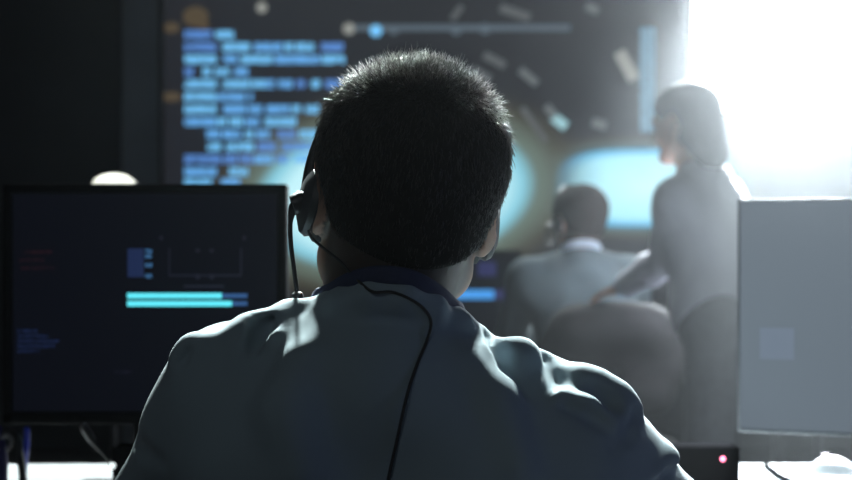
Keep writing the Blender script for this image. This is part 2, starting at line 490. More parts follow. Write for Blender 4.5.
            A = ring(base, rr); B = ring(midp, rr*.8); C = ring(tip, rr*.25)
            N0 = len(V); Vs = np.concatenate([V]+A+B+C)
            i = np.arange(strands)+N0; S = strands
            quads = []
            for lv in (0, 3):
                for kk in range(3):
                    k2 = (kk+1) % 3
                    quads.append(np.stack([i+(lv+kk)*S, i+(lv+k2)*S, i+(lv+3+k2)*S, i+(lv+3+kk)*S], 1))
            F = np.concatenate([F]+quads)
        return link_mesh('hair', Vs, F, [HAIRCAP, s.m['hair']] if strands else s.m['hair'], s.body, s.base, (np.arange(len(F)) >= nf).astype(int) if strands else None)

# ================================================================== THE ROOM
WALL = mat('dark_wall_paint', (.030,.034,.040), .8, noise=(3,.15), bump=(60,.1,.002))
PANEL = mat('grey_panel', (.13,.15,.18), .6, noise=(4,.1))
CARPET = mat('dark_carpet', (.03,.032,.036), .95, noise=(120,.35), bump=(300,.4,.003))
CEIL = mat('black_ceiling', (.03,.03,.034), .9, noise=(5,.15))
X0, X1, Y0, Y1, ZC = -2.8, 2.8, -1.3, 7.6, 3.2
struct('floor', MB().box(((X0+X1)/2,(Y0+Y1)/2,-.05), (X1-X0+.4,Y1-Y0+.4,.1)), CARPET)
struct('ceiling', MB().box(((X0+X1)/2,(Y0+Y1)/2,ZC+.05), (X1-X0+.4,Y1-Y0+.4,.1)), CEIL)
struct('wall_back', MB().box(((X0+X1)/2,Y1+.1,ZC/2), (X1-X0+.4,.2,ZC)), WALL)
struct('wall_front', MB().box(((X0+X1)/2,Y0-.1,ZC/2), (X1-X0+.4,.2,ZC)), WALL)
struct('wall_left', MB().box((X0-.1,(Y0+Y1)/2,ZC/2), (.2,Y1-Y0,ZC)), WALL)
struct('wall_right', MB().box((X1+.1,(Y0+Y1)/2,ZC/2), (.2,Y1-Y0,ZC)), WALL)
xa = P(122,0,7.5)[0]; xb = P(161,0,7.5)[0]
struct('trim_1', MB().box(((xa+xb)/2,7.54,ZC/2), (xb-xa,.12,ZC), .01), PANEL)

# ================================================================== THE BIG SCREEN
SD = 7.46
BLACK = mat('black_plastic', (.012,.012,.014), .45, noise=(80,.2))
def flat(name, col, st=1., sample=False): return mat(name, (.005,.005,.006), .5, emit=col, estr=st, sample=sample)
SCR = mat('screen_dark_picture', (.003,.003,.003), .6, spec=.05, emit=srgb(37,38,45), estr=.72, sample=False)
s0 = P(164,0,SD)[0]; s1 = 1.55; z1 = 2.74; z0 = .80
scr = thing('video_wall', ((s0+s1)/2, SD+.1, z0), 'large dark wall screen glowing with blue code lines and pale cyan discs', 'screen')
scr.location.z = z0
b = MB(); W_ = s1-s0; H_ = z1-z0; cx = (s0+s1)/2; cz = (z0+z1)/2
for c, sz in (((cx,SD+.03,z1+.012),(W_+.05,.09,.024)), ((cx,SD+.03,z0-.012),(W_+.05,.09,.024)), ((s0-.012,SD+.03,cz),(.024,.09,H_)), ((s1+.012,SD+.03,cz),(.024,.09,H_))):
    b.box(c, sz, .004)
build('frame', b, BLACK, scr)
build('display', MB().box((cx,SD+.035,cz), (W_,.06,H_)), SCR, scr, smooth=False)
TB = flat('code_blue', srgb(96,165,226), 1.25); TC = flat('code_cyan', srgb(108,184,234), 1.25); TV = flat('code_violet', srgb(86,138,210), 1.1)
def glyphs(b, x0, x1, yc, hpx, D, yoff, cw, mi, fill=.72):
    """a word of small unreadable block glyphs between two columns of the screen"""
    x = x0
    while x < x1-cw*.5:
        cells = rng.random((3,4)) < fill
        for i in range(3):
            for j in range(4):
                if cells[i,j]:
                    a = P(x+cw*.85*i/3, yc-hpx/2+hpx*(j+1)/4, D); c = P(x+cw*.85*(i+1)/3, yc-hpx/2+hpx*j/4, D)
                    b.quadxz(a[0], c[0], a[2], c[2], D-yoff, mi)
        x += cw
rows = [(35,[(185,212),(216,236)]), (47.3,[(185,218),(223,252),(255,282),(285,292),(296,316),(321,343)]), (59.7,[(185,218),(224,239),(241,272),(275,320),(322,347)]),
 (72,[(185,195),(203,212),(216,232),(235,249)]), (84.2,[(185,218),(223,250),(252,264),(266,276),(279,294),(297,308),(312,322),(326,344)]), (97,[(185,216),(218,246),(249,254)]),
 (109.5,[(185,219),(224,246),(249,262),(267,290),(292,303),(306,320)]), (122,[(185,215),(218,228),(230,243),(246,262),(265,297)]),
 (134.4,[(207,221),(223,241),(245,255),(257,272),(278,296),(300,318)]), (147,[(208,224),(227,255),(258,277),(282,318)]),
 (159.3,[(185,220),(224,236),(240,252),(255,273),(276,292),(295,318)]), (171.8,[(185,215),(230,250)]), (183,[(185,213),(222,240)])]
b = MB()
for y, ws in rows:
    for (a, c) in ws: glyphs(b, a, c, y, 8.2, SD, .012, 4.6, rng.choice([0,0,1,1,2]), .92)
build('code_text', b, [TB,TC,TV], scr, smooth=False, label='rows of blurred pale blue code on the left of the screen')
# glowing discs
base = srgb(37,38,45); base = tuple(c*.63 for c in base)
def ellipse(cx_, cy_, rx, ry, D, yoff, n=64):
    b = MB(); V = [P(cx_+rx*math.cos(2*math.pi*k/n), cy_+ry*math.sin(2*math.pi*k/n), D)*np.array([1,0,1])+np.array([0,D-yoff,0]) for k in range(n)]
    b.add(V, [tuple(range(n))[::-1]]); return b
def rectd(cx_, cy_, rx, ry, D, yoff):
    a = P(cx_-rx, cy_+ry, D); c = P(cx_+rx, cy_-ry, D); return MB().quadxz(a[0], c[0], a[2], c[2], D-yoff)
G1 = glow_mat('disc_glow_round', [(0,srgb(205,243,250)), (.48,srgb(190,236,244)), (.58,srgb(130,196,214)), (.65,srgb(96,112,104)), (.80,srgb(74,72,60)), (1,base)], 2.0, 1.1)
G2 = glow_mat('disc_glow_wide', [(0,srgb(190,238,250)), (.50,srgb(165,228,245)), (.62,srgb(80,170,215)), (.67,srgb(66,92,96)), (.80,srgb(70,70,62)), (1,base)], 3.0, 1.1)
gd = build('gauge_disc', ellipse(394,195,222,122,SD,.006), G1, scr, P(388,195,SD)*np.array([1,0,1])+np.array([0,SD-.006,0]), smooth=False, label='round pale cyan disc behind the man\'s head')
gd.rotation_euler.y = math.radians(-6.5)
build('gauge_disc', rectd(645,188,140,60,SD,.0055), G2, scr, smooth=False, label='wide pale cyan disc beside the standing person')
# timeline, dashes and specks
LN = flat('line_grey', srgb(84,98,110), .9); CR = flat('dash_cream', srgb(150,152,146), .9); OR = flat('speck_orange', srgb(110,94,70), .5); BL = flat('column_blue', srgb(98,150,178), .8)
b = MB()
a = P(346,31,SD); c = P(570,25,SD); b.quadxz(a[0], c[0], a[2], c[2], SD-.008, 0)
def spot(b, x, y, r, mi, asp=1.):
    n = 14; V = [P(x+r*math.cos(2*math.pi*k/n), y+r*asp*math.sin(2*math.pi*k/n), SD)*np.array([1,0,1])+np.array([0,SD-.010,0]) for k in range(n)]
    b.add(V, [tuple(range(n))[::-1]], mi)
spot(b,349,29,6,1); spot(b,376,31,6,2); spot(b,394,30,5,0); spot(b,456,30,5.5,0); spot(b,485,29,5.5,0)
build('timeline', b, [LN,CR,TC], scr, smooth=False, label='thin grey timeline with round markers')
def dash(x0, y0, x1, y1, w, m, nm='dash'):
    A = np.array([x0,y0]); B = np.array([x1,y1]); t = (B-A)/np.linalg.norm(B-A); nn = np.array([-t[1],t[0]])*w/2
    V = [P(*q, SD)*np.array([1,0,1])+np.array([0,SD-.010,0]) for q in (A-nn, A+nn, B+nn, B-nn)]
    return build(nm, MB().add(V, [(0,1,2,3)]), m, scr, smooth=False)
D1 = flat('dash_grey', srgb(98,104,106), .9); D2 = flat('dash_pale', srgb(150,196,204), 1.0); D3 = flat('dash_dim', srgb(84,88,90), .9)
dash(484,55,505,66,8,D3); dash(520,70,537,84,8,D1); dash(522,108,546,142,6,D3); dash(546,106,556,118,8,D1); dash(553,117,566,127,10,D2)
dash(619,52,634,80,12,CR); dash(592,122,606,126,9,D1)
dash(452,20,462,6,6,D3); dash(500,8,530,18,9,D3); dash(586,6,598,12,8,D1); dash(472,70,490,80,9,D3)
b = MB()
for k in range(13): glyphs(b, 640, 657-(k % 3)*2, 32+k*8, 7.4, SD, .012, 5, 0, .95)
build('code_column', b, [BL], scr, smooth=False, label='narrow column of blurred blue code near the lamp')
b = MB(); spot(b,172,28,8,0,.7); spot(b,196,17,13,0,.8); spot(b,172,97,10,0,.5); spot(b,204,26,6,0,.6)
build('speck', b, OR, scr, smooth=False, label='dim orange specks at the edge of the screen')
b = MB(); spot(b,262,8,5.5,0); build('speck', b, CR, scr, smooth=False)

# ================================================================== MONITORS AND DESKS
MBK = mat('monitor_housing', (.007,.007,.008), .6, spec=.08, noise=(60,.15))
DIS = mat('monitor_glass', (.003,.003,.004), .3, emit=srgb(15,18,28), estr=.55, spec=.12, sample=False)
DIS2 = mat('monitor_haze_glow', (.003,.003,.004), .3, emit=srgb(85,95,104), estr=1.4, spec=.12, sample=False)  # even glow standing in for the haze veil over the right screen
CY = flat('bar_cyan', srgb(92,226,240), 1.15, True); CYD = flat('bar_blue', srgb(48,88,140), .9); UIB = flat('ui_blue', srgb(30,46,88), .65); UIL = flat('ui_light', srgb(58,105,150), .9)
UIR = flat('ui_red', srgb(60,24,32), .5); UIF = flat('ui_frame', srgb(28,32,52), .55); BB = flat('bar_bright_blue', srgb(66,150,225), 1.1, True); UIV = flat('ui_violet', srgb(42,44,92), .9)
def monitor(cx, D, zb, zt, w, desk_z, label, group=None, dis=None, bz=.014, hm=None):
    hm = hm or MBK
    """monitor facing the camera side (-Y); D = its front face"""
    t = thing('monitor', (cx, D+.06, desk_z), label, 'monitor', group)
    zc = (zb+zt)/2; h = zt-zb
    b = MB()
    b.box((cx, D+.018, zc), (w, .030, h), .004)
    b.box((cx, D+.045, zc), (w*.72, .035, h*.66), .012)
    build('housing', b, hm, t)
    b = MB()
    for c, sz in (((cx,D,zt-bz/2),(w,.010,bz)), ((cx,D,zb+bz*.65),(w,.010,bz*1.3)), ((cx-w/2+bz/2,D,zc),(bz,.010,h)), ((cx+w/2-bz/2,D,zc),(bz,.010,h))): b.box(c, sz, .003)
    build('bezel', b, hm, t)
    build('display', MB().box((cx,D+.0035,zc), (w-2*bz+.002,.004,h-2*bz), 0), dis or DIS, t, smooth=False)
    b = MB(); b.box((cx, D+.066, (desk_z+zc)/2+.005), (.06,.016,zc-desk_z-.01), .005); build('stand_neck', b, MBK, t)
    b = MB(); b.box((cx, D+.025, desk_z+.0085), (.22,.11,.016), .006); build('stand_base', b, MBK, t)
    return t
DZ = .75; MD = 2.05
ml = P(3,424,MD); mr = P(287,184,MD)
m1 = monitor((ml[0]+mr[0])/2, MD, ml[2], mr[2], mr[0]-ml[0], DZ, 'black desktop monitor at left with two cyan progress bars on its dark screen', 'desktop monitors')
def uirect(b, x0, y0, x1, y1, D, mi=0, off=.0028):
    a = P(x0,y1,D); c = P(x1,y0,D); b.quadxz(a[0], c[0], a[2], c[2], D-off+.0005, mi)
MF = MD+.0015-.0002
b = MB(); uirect(b,127.5,293,222,298.4,MF); uirect(b,222,293.6,247.5,297.8,MF,1); build('progress_bar', b, [CY,CYD], m1, smooth=False, label='upper glowing cyan progress bar')
b = MB(); uirect(b,127.5,300.8,232,306.2,MF); uirect(b,232,301.4,247.5,305.6,MF,1); build('progress_bar', b, [CY,CYD], m1, smooth=False, label='lower glowing cyan progress bar')
b = MB(); uirect(b,128,248.5,144,277,MF,0); 
for y in (250,255,264,275): glyphs(b, 145.5, 152, y+1, 4, MF, .0026, 2.4, 1, .8)
build('status_tile', b, [UIB,UIL], m1, smooth=False)
b = MB()
for r in ((160,236,163,240),(243,236,246,240),(169,248,170.2,276),(240.5,248,242,276),(169,274.5,242,276.2),(196,249,200,252),(210,249,214,252),(196,274,200,279),(210,274,214,279),(184,285,224,287.5)): uirect(b,*r,MF)
build('chart_frame', b, UIF, m1, smooth=False)
b = MB()
for k, w in enumerate((34,30,41,38,36)): glyphs(b, 18, 18+w*(.6 if k in (0,4) else 1), 331+k*5, 3.2, MF, .0026, 2.2, 0, .5)
build('text_block', b, UIB, m1, smooth=False, label='small dark blue text block low on the screen')
b = MB()
for (x0, x1, y) in ((24,52,252),(20,44,260),(22,56,268)): glyphs(b, x0, x1, y, 2.6, MF, .0026, 2.2, 0, .45)
build('text_block', b, UIR, m1, smooth=False, label='faint dark red text high on the screen')
b = MB(); glyphs(b,115,132,372,3,MF,.0026,2.2,0,.5); build('text_line', b, UIF, m1, smooth=False)
# right monitor, in the haze
rl = P(740,198,MD)
m2 = monitor(rl[0]+.205, MD, rl[2]-.346, rl[2], .41, DZ, 'silver edged desktop monitor at right with its haze veil put into the grey screen glow', 'desktop monitors', DIS2, .003, mat('monitor_silver', (.13,.14,.15), .5, noise=(60,.05)))

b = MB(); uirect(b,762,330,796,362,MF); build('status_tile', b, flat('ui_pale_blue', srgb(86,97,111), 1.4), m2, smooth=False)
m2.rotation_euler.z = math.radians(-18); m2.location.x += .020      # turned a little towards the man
# second-row monitor
M3 = 5.3
a3 = P(404,250,M3); c3 = P(522,337,M3)
m3 = monitor((a3[0]+c3[0])/2, M3, c3[2], a3[2], c3[0]-a3[0], DZ, 'distant black monitor with one blue bar, seen beside the neck of the man', 'desktop monitors')
MF3 = M3+.0015
b = MB(); uirect(b,448,290,494,299,MF3); uirect(b,494,290,514,299,MF3,1); build('progress_bar', b, [BB,UIV], m3, smooth=False, label='bright blue bar')
b = MB(); uirect(b,478,262,496,276,MF3); build('status_tile', b, UIV, m3, smooth=False)

WHITE = mat('white_laminate', (.38,.41,.41), .8, spec=.06, noise=(12,.03)); DMET = mat('dark_metal', (.05,.05,.055), .4, metal=.8)
def desk(xa, xb, ya, yb, label, topm):
    t = thing('desk', ((xa+xb)/2,(ya+yb)/2,0), label, 'desk')
    build('desktop', MB().box(((xa+xb)/2,(ya+yb)/2,DZ-.015), (xb-xa,yb-ya,.03), .004), topm, t)
    for x in (xa+.06, xb-.06):
        for y in (ya+.06, yb-.06):
            build('leg', MB().box((x,y,(DZ-.03)/2), (.045,.045,DZ-.03), .004), DMET, t)
    build('back_panel', MB().box(((xa+xb)/2,yb-.05,.52), (xb-xa-.16,.018,.36), .003), DMET, t)
    return t
desk(-1.35, 1.35, 1.50, 2.375, 'white topped desk in front of the man in the light blue shirt', WHITE)
GREYT = mat('grey_laminate', (.10,.10,.11), .5, noise=(12,.06))
desk(-.60, 1.5, 5.10, 5.85, 'grey desk in front of the man by the wall screen', GREYT)
# control console with its red lamp
cz0 = P(0,443,1.95)[2]
con = thing('control_console', (0,1.92,DZ), 'low black control console with a pink light, beside the right arm of the man', 'console')
xl = P(112,0,1.90)[0]; xr = P(740,0,1.90)[0]
b = MB(); b.box(((xl+xr)/2,1.925,(DZ+cz0)/2+.001), (xr-xl,.05,cz0-DZ), .003)
build('housing', b, mat('console_black', (.008,.008,.009), 1.0, spec=.0, noise=(50,.15)), con)
lp = P(723,459,1.898); LED = flat('led_pink', (1.,.22,.38), 5., True)
build('indicator_light', MB().lathe((lp[0],1.8985,lp[2]), [(.0001,-.002),(.0030,-.002),(.0034,0),(.0034,.003)], (0,1,0), 16), LED, con, label='small glowing pink light')
# mouse
MW = mat('white_plastic', (.50,.53,.54), .45, spec=.3, noise=(10,.02))
mc = P(834,480,2.25); mo = thing('computer_mouse', (mc[0],2.25,DZ), 'white computer mouse on the white desk, at the right edge', 'mouse')
f = Field((mc[0]-.06,2.15,DZ-.01), (mc[0]+.06,2.35,DZ+.06), .0025)
f.ell((mc[0],2.25,DZ+.004), (.033,.058,.026), None, .004); f.cut((0,0,DZ+.0005), (0,0,-1), .003)
V, F = f.mesh(1); link_mesh('body', V, F, MW, mo)
build('scroll_wheel', MB().lathe((mc[0]-.004,2.285,DZ+.022), [(.002,-.004),(.008,-.004),(.008,.004),(.002,.004)], (1,0,0), 16), DMET, mo)
# cables
CBK = mat('cable_black', (.02,.02,.022), .4); CBL = mat('cable_blue', (.02,.04,.42), .45); CGR = mat('cable_grey', (.16,.16,.17), .35)
def cable(name, pts, r, m, label, extra=None, org=None):
    pts = [np.array(p) for p in pts]
    o = build(name, MB().tube(pts, r, 8), m, None, np.array([pts[-1][0], pts[-1][1], min(p[2] for p in pts)])); tag(o, label, 'cable'); return o
tz = lambda x, y: np.array([x, y, DZ+.0047])
a = P(762,460.5,2.40); 
q0 = tz((764-426)*2.35/FPX, 2.345); q1 = tz((771-426)*2.29/FPX, 2.29); q2 = tz((783-426)*2.21/FPX, 2.21); q3 = tz(.60, 2.05)
cable('cable', [q0,q1,q2,tz(.575,2.12)], .0042, mat('cable_matte', (.012,.012,.013), 1.0, spec=.0), 'thin dark cable lying across the white desk beside the mouse')
# black cable hanging from the left monitor, white plug at its end
pts = [P(84,428,2.03), P(88,434,2.00), P(92,441,1.96), P(101,451,1.91), P(110,461,1.88)]
cb = thing('plug_cable', (pts[-1][0],1.88,DZ), 'black cable slanting down below the left monitor to a small white plug', 'cable')
build('cord', MB().tube(pts, [.0045,.0045,.0035,.0022,.0022], 8), CBK, cb)
p = P(112,463,1.88); build('plug', MB().lathe(p-np.array([0,0,.004]), [(.0005,-.0045),(.004,-.003),(.005,0),(.004,.004),(.001,.005)], (.2,0,1), 14), flat('led_white', (.80,.90,.90), 1.2), cb, label='small lit white plug')
build('clip', MB().tube([P(84,426,2.03),P(87,432,2.022),P(92,440,2.012)], .006, 8), CGR, cb)
cable('cable', [P(-14,447,2.0),P(-4,440,2.0),P(6,433,1.99),P(14,434,1.98),P(18,441,1.97),P(20,455,1.96),P(22,470,1.95),P(23,484,1.94),np.array([P(23,0,1.93)[0],1.93,DZ+.006])], .0052, CBK, 'thick black cable arching down in front of the white desk, at the left edge')
cable('cable', [P(0,446,1.98),P(3,450,1.98),P(9,448,1.975),P(12,441,1.975),P(8,435,1.98),P(2,438,1.985),P(-2,444,1.985),P(-6,460,1.98),np.array([P(-8,0,1.95)[0],1.95,DZ+.004])], .003, CGR, 'grey cable looped in a small coil, at the left edge')
cable('cable', [P(27,428,2.04),P(27,440,2.03),P(26,452,2.02),P(24,470,1.99),np.array([P(24,0,1.97)[0],1.97,DZ+.006])], .0042, CBL, 'blue cable hanging behind the thick black cable under the left monitor')
cable('cable', [P(-3,428,2.0),P(1,445,1.985),P(3,462,1.97),P(2,485,1.95),np.array([P(2,0,1.93)[0],1.93,DZ+.008])], .007, mat('cable_navy', (.018,.014,.09), .5), 'thick navy cable at the lower left corner beside the coiled one')
# floor lamp peeking over the left monitor
LY = 2.95; lx = P(114,0,LY)[0]; ltop = P(0,173.5,LY)[2]; kx = LY/2.28
dl = thing('floor_lamp', (lx,LY,0), 'small pale domed lamp shade peeking above the top edge of the left monitor', 'lamp')
prof = [(.036*kx*math.cos(t), .022*kx*math.sin(t)) for t in np.linspace(0, math.pi/2*.97, 9)]
build('shade', MB().lathe((lx,LY,ltop-.022*kx), [(.030*kx,-.0005)]+prof, (0,0,1), 28), mat('pale_enamel', (.60,.57,.49), .5), dl)
build('stem', MB().tube([(lx,LY,ltop-.022*kx),(lx,LY,.6),(lx,LY,.01)], .007, 8, 2), BLACK, dl)
build('lamp_base', MB().lathe((lx,LY,.0005), [(.13,0),(.13,.012),(.11,.02),(.012,.024)], (0,0,1), 28), BLACK, dl)

# ================================================================== OFFICE CHAIRS
CHF = mat('chair_fabric', (.022,.020,.020), .85, noise=(200,.25), bump=(500,.3,.001)); CHP = mat('chair_rim', (.10,.04,.035), .5)
def office_chair(x, y, label, top=.92, width=.48, rz=0.):
    t = thing('office_chair', (x,y,0), label, 'chair', 'office chairs')
    # backrest: rounded pad standing behind the sitter
    by = y-.25; f = Field((x-.34,by-.10,.44), (x+.34,by+.14,top+.04), .006)
    hw = width/2
    zc = (top+.56)/2; f.ell((x,by+.02,zc), (hw,.045,(top-.56)/2), None, .02)
    f.cone((x-hw*.60,by+.02,.62), (x+hw*.60,by+.02,.62), .05, .05, .05); f.cone((x-hw*.5,by+.01,top-.075), (x+hw*.5,by+.01,top-.075), .068, .068, .06)
    V, F = f.mesh(2); link_mesh('backrest', V, F, CHF, t)
    n = 20; pts = [(x+hw*.98*math.cos(a), by-.025, zc+(top-.56)/2*1.0*math.sin(a)*.98) for a in np.linspace(.15, math.pi-.15, n)]
    pts = [(x+(hw*.52+.062)*math.copysign(abs(math.cos(a))**.8, math.cos(a)), by-.012, top-.075+.066*math.sin(a)) for a in np.linspace(.0, math.pi, n)]
    build('backrest_piping', MB().tube(pts, .006, 8, 1), CHP, t, label='dull red piping along the top of the backrest')
    f = Field((x-.30,y-.30,.38), (x+.30,y+.30,.52), .006)
    f.ell((x,y,.445), (.25,.25,.035), None, .02); f.cone((x-.18,y+.16,.445), (x+.18,y+.16,.445), .03, .03, .04); f.cone((x-.18,y-.14,.445), (x+.18,y-.14,.445), .03, .03, .04)
    V, F = f.mesh(2); link_mesh('seat', V, F, CHF, t)
    build('back_support', MB().tube([(x,by-.028,.72),(x,by-.05,.56),(x,by+.02,.43),(x,y-.05,.405)], .018, 10), DMET, t)
    build('column', MB().lathe((x,y,.10), [(.030,0),(.030,.15),(.019,.15),(.019,.31),(.06,.315),(.06,.33)], (0,0,1), 20), DMET, t)
    for k in range(5):
        a = rz+2*math.pi*k/5+.3; dx, dy = math.cos(a), math.sin(a)
        lg = build('leg', MB().tube([(x+.02*dx,y+.02*dy,.125),(x+.15*dx,y+.15*dy,.10),(x+.27*dx,y+.27*dy,.08)], [.026,.02,.015], 8, 3), DMET, t)
        build('caster', MB().lathe((x+.275*dx-.018*dy,y+.275*dy+.018*dx,.0305), [(.012,0),(.030,.004),(.030,.032),(.012,.036)], (dy,-dx,0), 18), BLACK, lg)
    for sx in (-1, 1):
        ar = build('armrest', MB().tube([(x+sx*.20,y,.42),(x+sx*.275,y,.44),(x+sx*.285,y,.60),(x+sx*.285,y+.01,.655)], .013, 8), DMET, t)
        build('arm_pad', MB().box((x+sx*.285,y+.02,.665), (.055,.24,.024), .010), BLACK, ar)
    return t
cx2 = P(612,0,4.47)[0]
ch2 = office_chair(cx2, 4.72, 'dark rounded office chair back under the hand of the standing person')
ch1 = copy_tree(ch2); ch1.location = (-.02, 1.27, 0); ch1['label'] = 'black office chair under the man in the light blue shirt and headset'

# ================================================================== THE MAN WITH THE HEADSET
SHIRT = mat('light_blue_shirt', (.30,.385,.43), .85, spec=.25, sheen=.15, noise=(6,.04), bump=(1400,.25,.0006))
NAVY = mat('navy_fabric', (.02,.03,.09), .8, bump=(900,.3,.0006)); TROU = mat('dark_trousers', (.03,.032,.04), .9, noise=(40,.2)); SHOE = mat('black_leather', (.015,.014,.013), .35)
D1m = 1.25
J1 = dict(neck=P(383,325,1.255), head=P(405,205,1.275), pelvis=(-.02,1.22,.555),
  shL=P(236,402,1.255), shR=P(569,454,1.255), elL=(-.325,1.40,.765), elR=(.330,1.40,.765), wrL=(-.16,1.625,.800), wrR=(.17,1.625,.800),
  hdL=(-.145,1.70,.790), hdR=(.155,1.70,.790), hnL=(0,.1,1), hnR=(0,.1,1), htL=(1,-.15,0), htR=(-1,-.15,0),
  hipL=(-.11,1.26,.545), hipR=(.07,1.26,.545), knL=(-.15,1.68,.52), knR=(.11,1.68,.52), anL=(-.16,1.60,.09), anR=(.12,1.60,.09), toeL=(-.17,1.78,.035), toeR=(.13,1.78,.035))
RH1 = rot(math.radians(9), math.radians(4), math.radians(7.5))
man = Person(J1, RH1, .0034, 'man seen from behind in a light blue shirt wearing a headset, head tilted right',
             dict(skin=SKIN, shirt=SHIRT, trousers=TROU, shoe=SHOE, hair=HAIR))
def folds(f):
    R_ = lambda *pp: [f.ray(x, y) for x, y in pp]
    # neckband of the shirt
    f.chain([P(326,314,1.250), P(334,306,1.225), P(347,300,1.200), P(372,294,1.183), P(405,296,1.183), P(432,307,1.200), P(450,321,1.235), P(458,331,1.265)], .0075, .022)
    def gradn(p):
        i = np.clip(np.rint((p-f.lo)/f.h).astype(int), 2, f.n-3); g = np.zeros(3)
        for a in range(3):
            e = np.zeros(3, int); e[a] = 2; g[a] = f.v[tuple(i+e)]-f.v[tuple(i-e)]
        return nrm(g)
    spec = [('+', [(306,306),(288,310),(277,322),(268,338),(258,356)], [.006,.011,.012,.010,.004], .016),
            ('+', [(262,322),(250,327),(241,338),(236,360)], [.010,.012,.010,.004], .018),
            ('-', [(274,322),(264,334),(255,350)], [.003,.005,.003], .016),
            ('+', [(206,344),(190,348),(180,358)], [.005,.007,.005], .022),
            ('-', [(190,352),(184,362)], [.002,.003], .010),
            ('+', [(466,322),(480,336),(493,352),(508,384)], [.006,.009,.009,.004], .016),
            ('-', [(488,338),(499,352),(508,372),(522,394)], [.005,.008,.007,.003], .014),
            ('+', [(508,348),(523,350),(540,362),(556,384)], [.009,.012,.011,.005], .018),
            ('-', [(545,360),(558,376),(554,396)], [.003,.005,.003], .014),
            ('+', [(566,370),(584,376),(600,384),(618,394)], [.008,.010,.010,.008], .018),
            ('+', [(602,384),(620,394),(630,408),(630,424),(622,436)], [.008,.010,.011,.008,.004], .014),
            ('-', [(594,394),(606,404),(604,422)], [.004,.006,.003], .012),
            ('-', [(634,416),(629,433),(614,446)], [.005,.006,.003], .012),
            ('+', [(560,398),(588,406),(606,416)], [.004,.006,.004], .014),
            ('-', [(566,408),(592,418),(608,428)], [.003,.005,.003], .010),
            ('+', [(668,450),(671,460),(660,474)], [.007,.009,.005], .014),
            ('-', [(676,466),(666,477),(652,486)], [.003,.005,.003], .010),
            ('-', [(134,440),(142,450),(160,462)], [.004,.006,.002], .012),
            ('+', [(470,360),(500,400),(520,460)], [.002,.005,.003], .03),
            ('+', [(300,360),(285,410),(300,470)], [.002,.005,.003], .04)]
    todo = []
    for m, p, rr, k in spec:
        h = R_(*p)
        sg = -.45 if m == '+' else .55
        todo.append((m, [q+gradn(q)*sg*ri for q, ri in zip(h, rr)], rr, k))
    for m, p, rr, k in todo: f.chain(p, rr, k, m)
sh1 = man.shirt(.0065, .93, -.10, folds, 2)
# navy band round the neck
ring = [P(316,303,1.262), P(330,292,1.222), P(350,281,1.192), P(377,275,1.178), P(408,278,1.178), P(434,290,1.196), P(452,305,1.228), P(461,317,1.268), P(440,345,1.32), P(392,362,1.345), P(344,340,1.32)]
build('neckband', MB().tube(ring, .0078, 10, 5, closed=True, flat=(1.0,.55)), NAVY, sh1, label='navy neckband')
man.trousers(); man.shoes(); man.hairmesh(.008, strands=30000)

# headset
HB = mat('headset_black', (.012,.012,.013), .38); HP = mat('headset_pad', (.016,.015,.015), .8, bump=(300,.3,.001)); HG = mat('headset_shell', (.045,.047,.05), .45)
def headset(pr, label, cab=None, boom=None, mic=None):
    L = pr.hl; R = pr.R
    hs = thing('headset', L(0,0,0), label, 'headset', 'headsets')
    cups = {}
    for q in (-1, 1):
        ax = R @ np.array([q,-.10,.06])
        c = L(q*.069,.013 if q < 0 else .030,-.008)
        cup = build('ear_cup', MB().lathe(c, [(.020,.006),(.030,.008),(.032,.014),(.029,.019),(.018,.0235),(.004,.0245)], ax, 24), HG if q < 0 else HB, hs)
        build('ear_pad', MB().lathe(c, [(.018,-.004),(.030,-.004),(.035,.000),(.035,.006),(.030,.010),(.018,.010)], ax, 24), HP, cup)
        cups[q] = c+ax*.016
    pts = []
    for a in np.linspace(-100, 100, 21):
        r = math.radians(a); ex = .087*math.sin(r); ez = .005+.124*math.cos(r) if abs(a) < 90 else .005+.10*math.cos(r)
        pts.append(L(ex, .024+.030*max(0, math.cos(r)), ez))
    build('headband', MB().tube(pts, .0058, 10, 3), HB, hs)
    if boom:
        bo = build('microphone_boom', MB().tube(boom, [.005]*2+[.0022]*(len(boom)-2), 8, 6), HB, hs)
        build('boom_joint', MB().lathe(boom[0], [(.003,-.008),(.009,-.008),(.011,0),(.009,.008),(.003,.008)], (1,.2,.3), 16), HB, bo)
        b = MB(); a, c = np.array(boom[-2]), np.array(boom[-1]); d = nrm(c-a)
        b.lathe(c-d*.004, [(.002,-.004),(.005,-.002),(.006,.004),(.0055,.010),(.002,.014)], d, 14); build('microphone', b, HB, bo)
    if cab: build('cable', MB().tube(cab, .0014, 6, 6), CBK, hs)
    return hs
fs = man.fshirt
boom = [P(301,203,1.268), P(294,207,1.27), P(290.5,222,1.272), P(291,244,1.274), P(294,268,1.274), P(297,292,1.272), P(298,300,1.272)]
back = [fs.ray(x, y)-np.array([0,.0026,0]) for x, y in ((374,292),(392,292),(410,299),(424,309),(431,322),(427,340),(418,362),(409,388),(403,412),(397,440),(391,466),(386,490))]
cab = [P(308,230,1.262), P(313,239,1.225), P(326,250,1.203), P(340,261,1.197), P(350,272,1.190), P(362,284,1.178)]+back
headset(man, 'black headset with microphone boom and cable on the man in front', cab, boom)

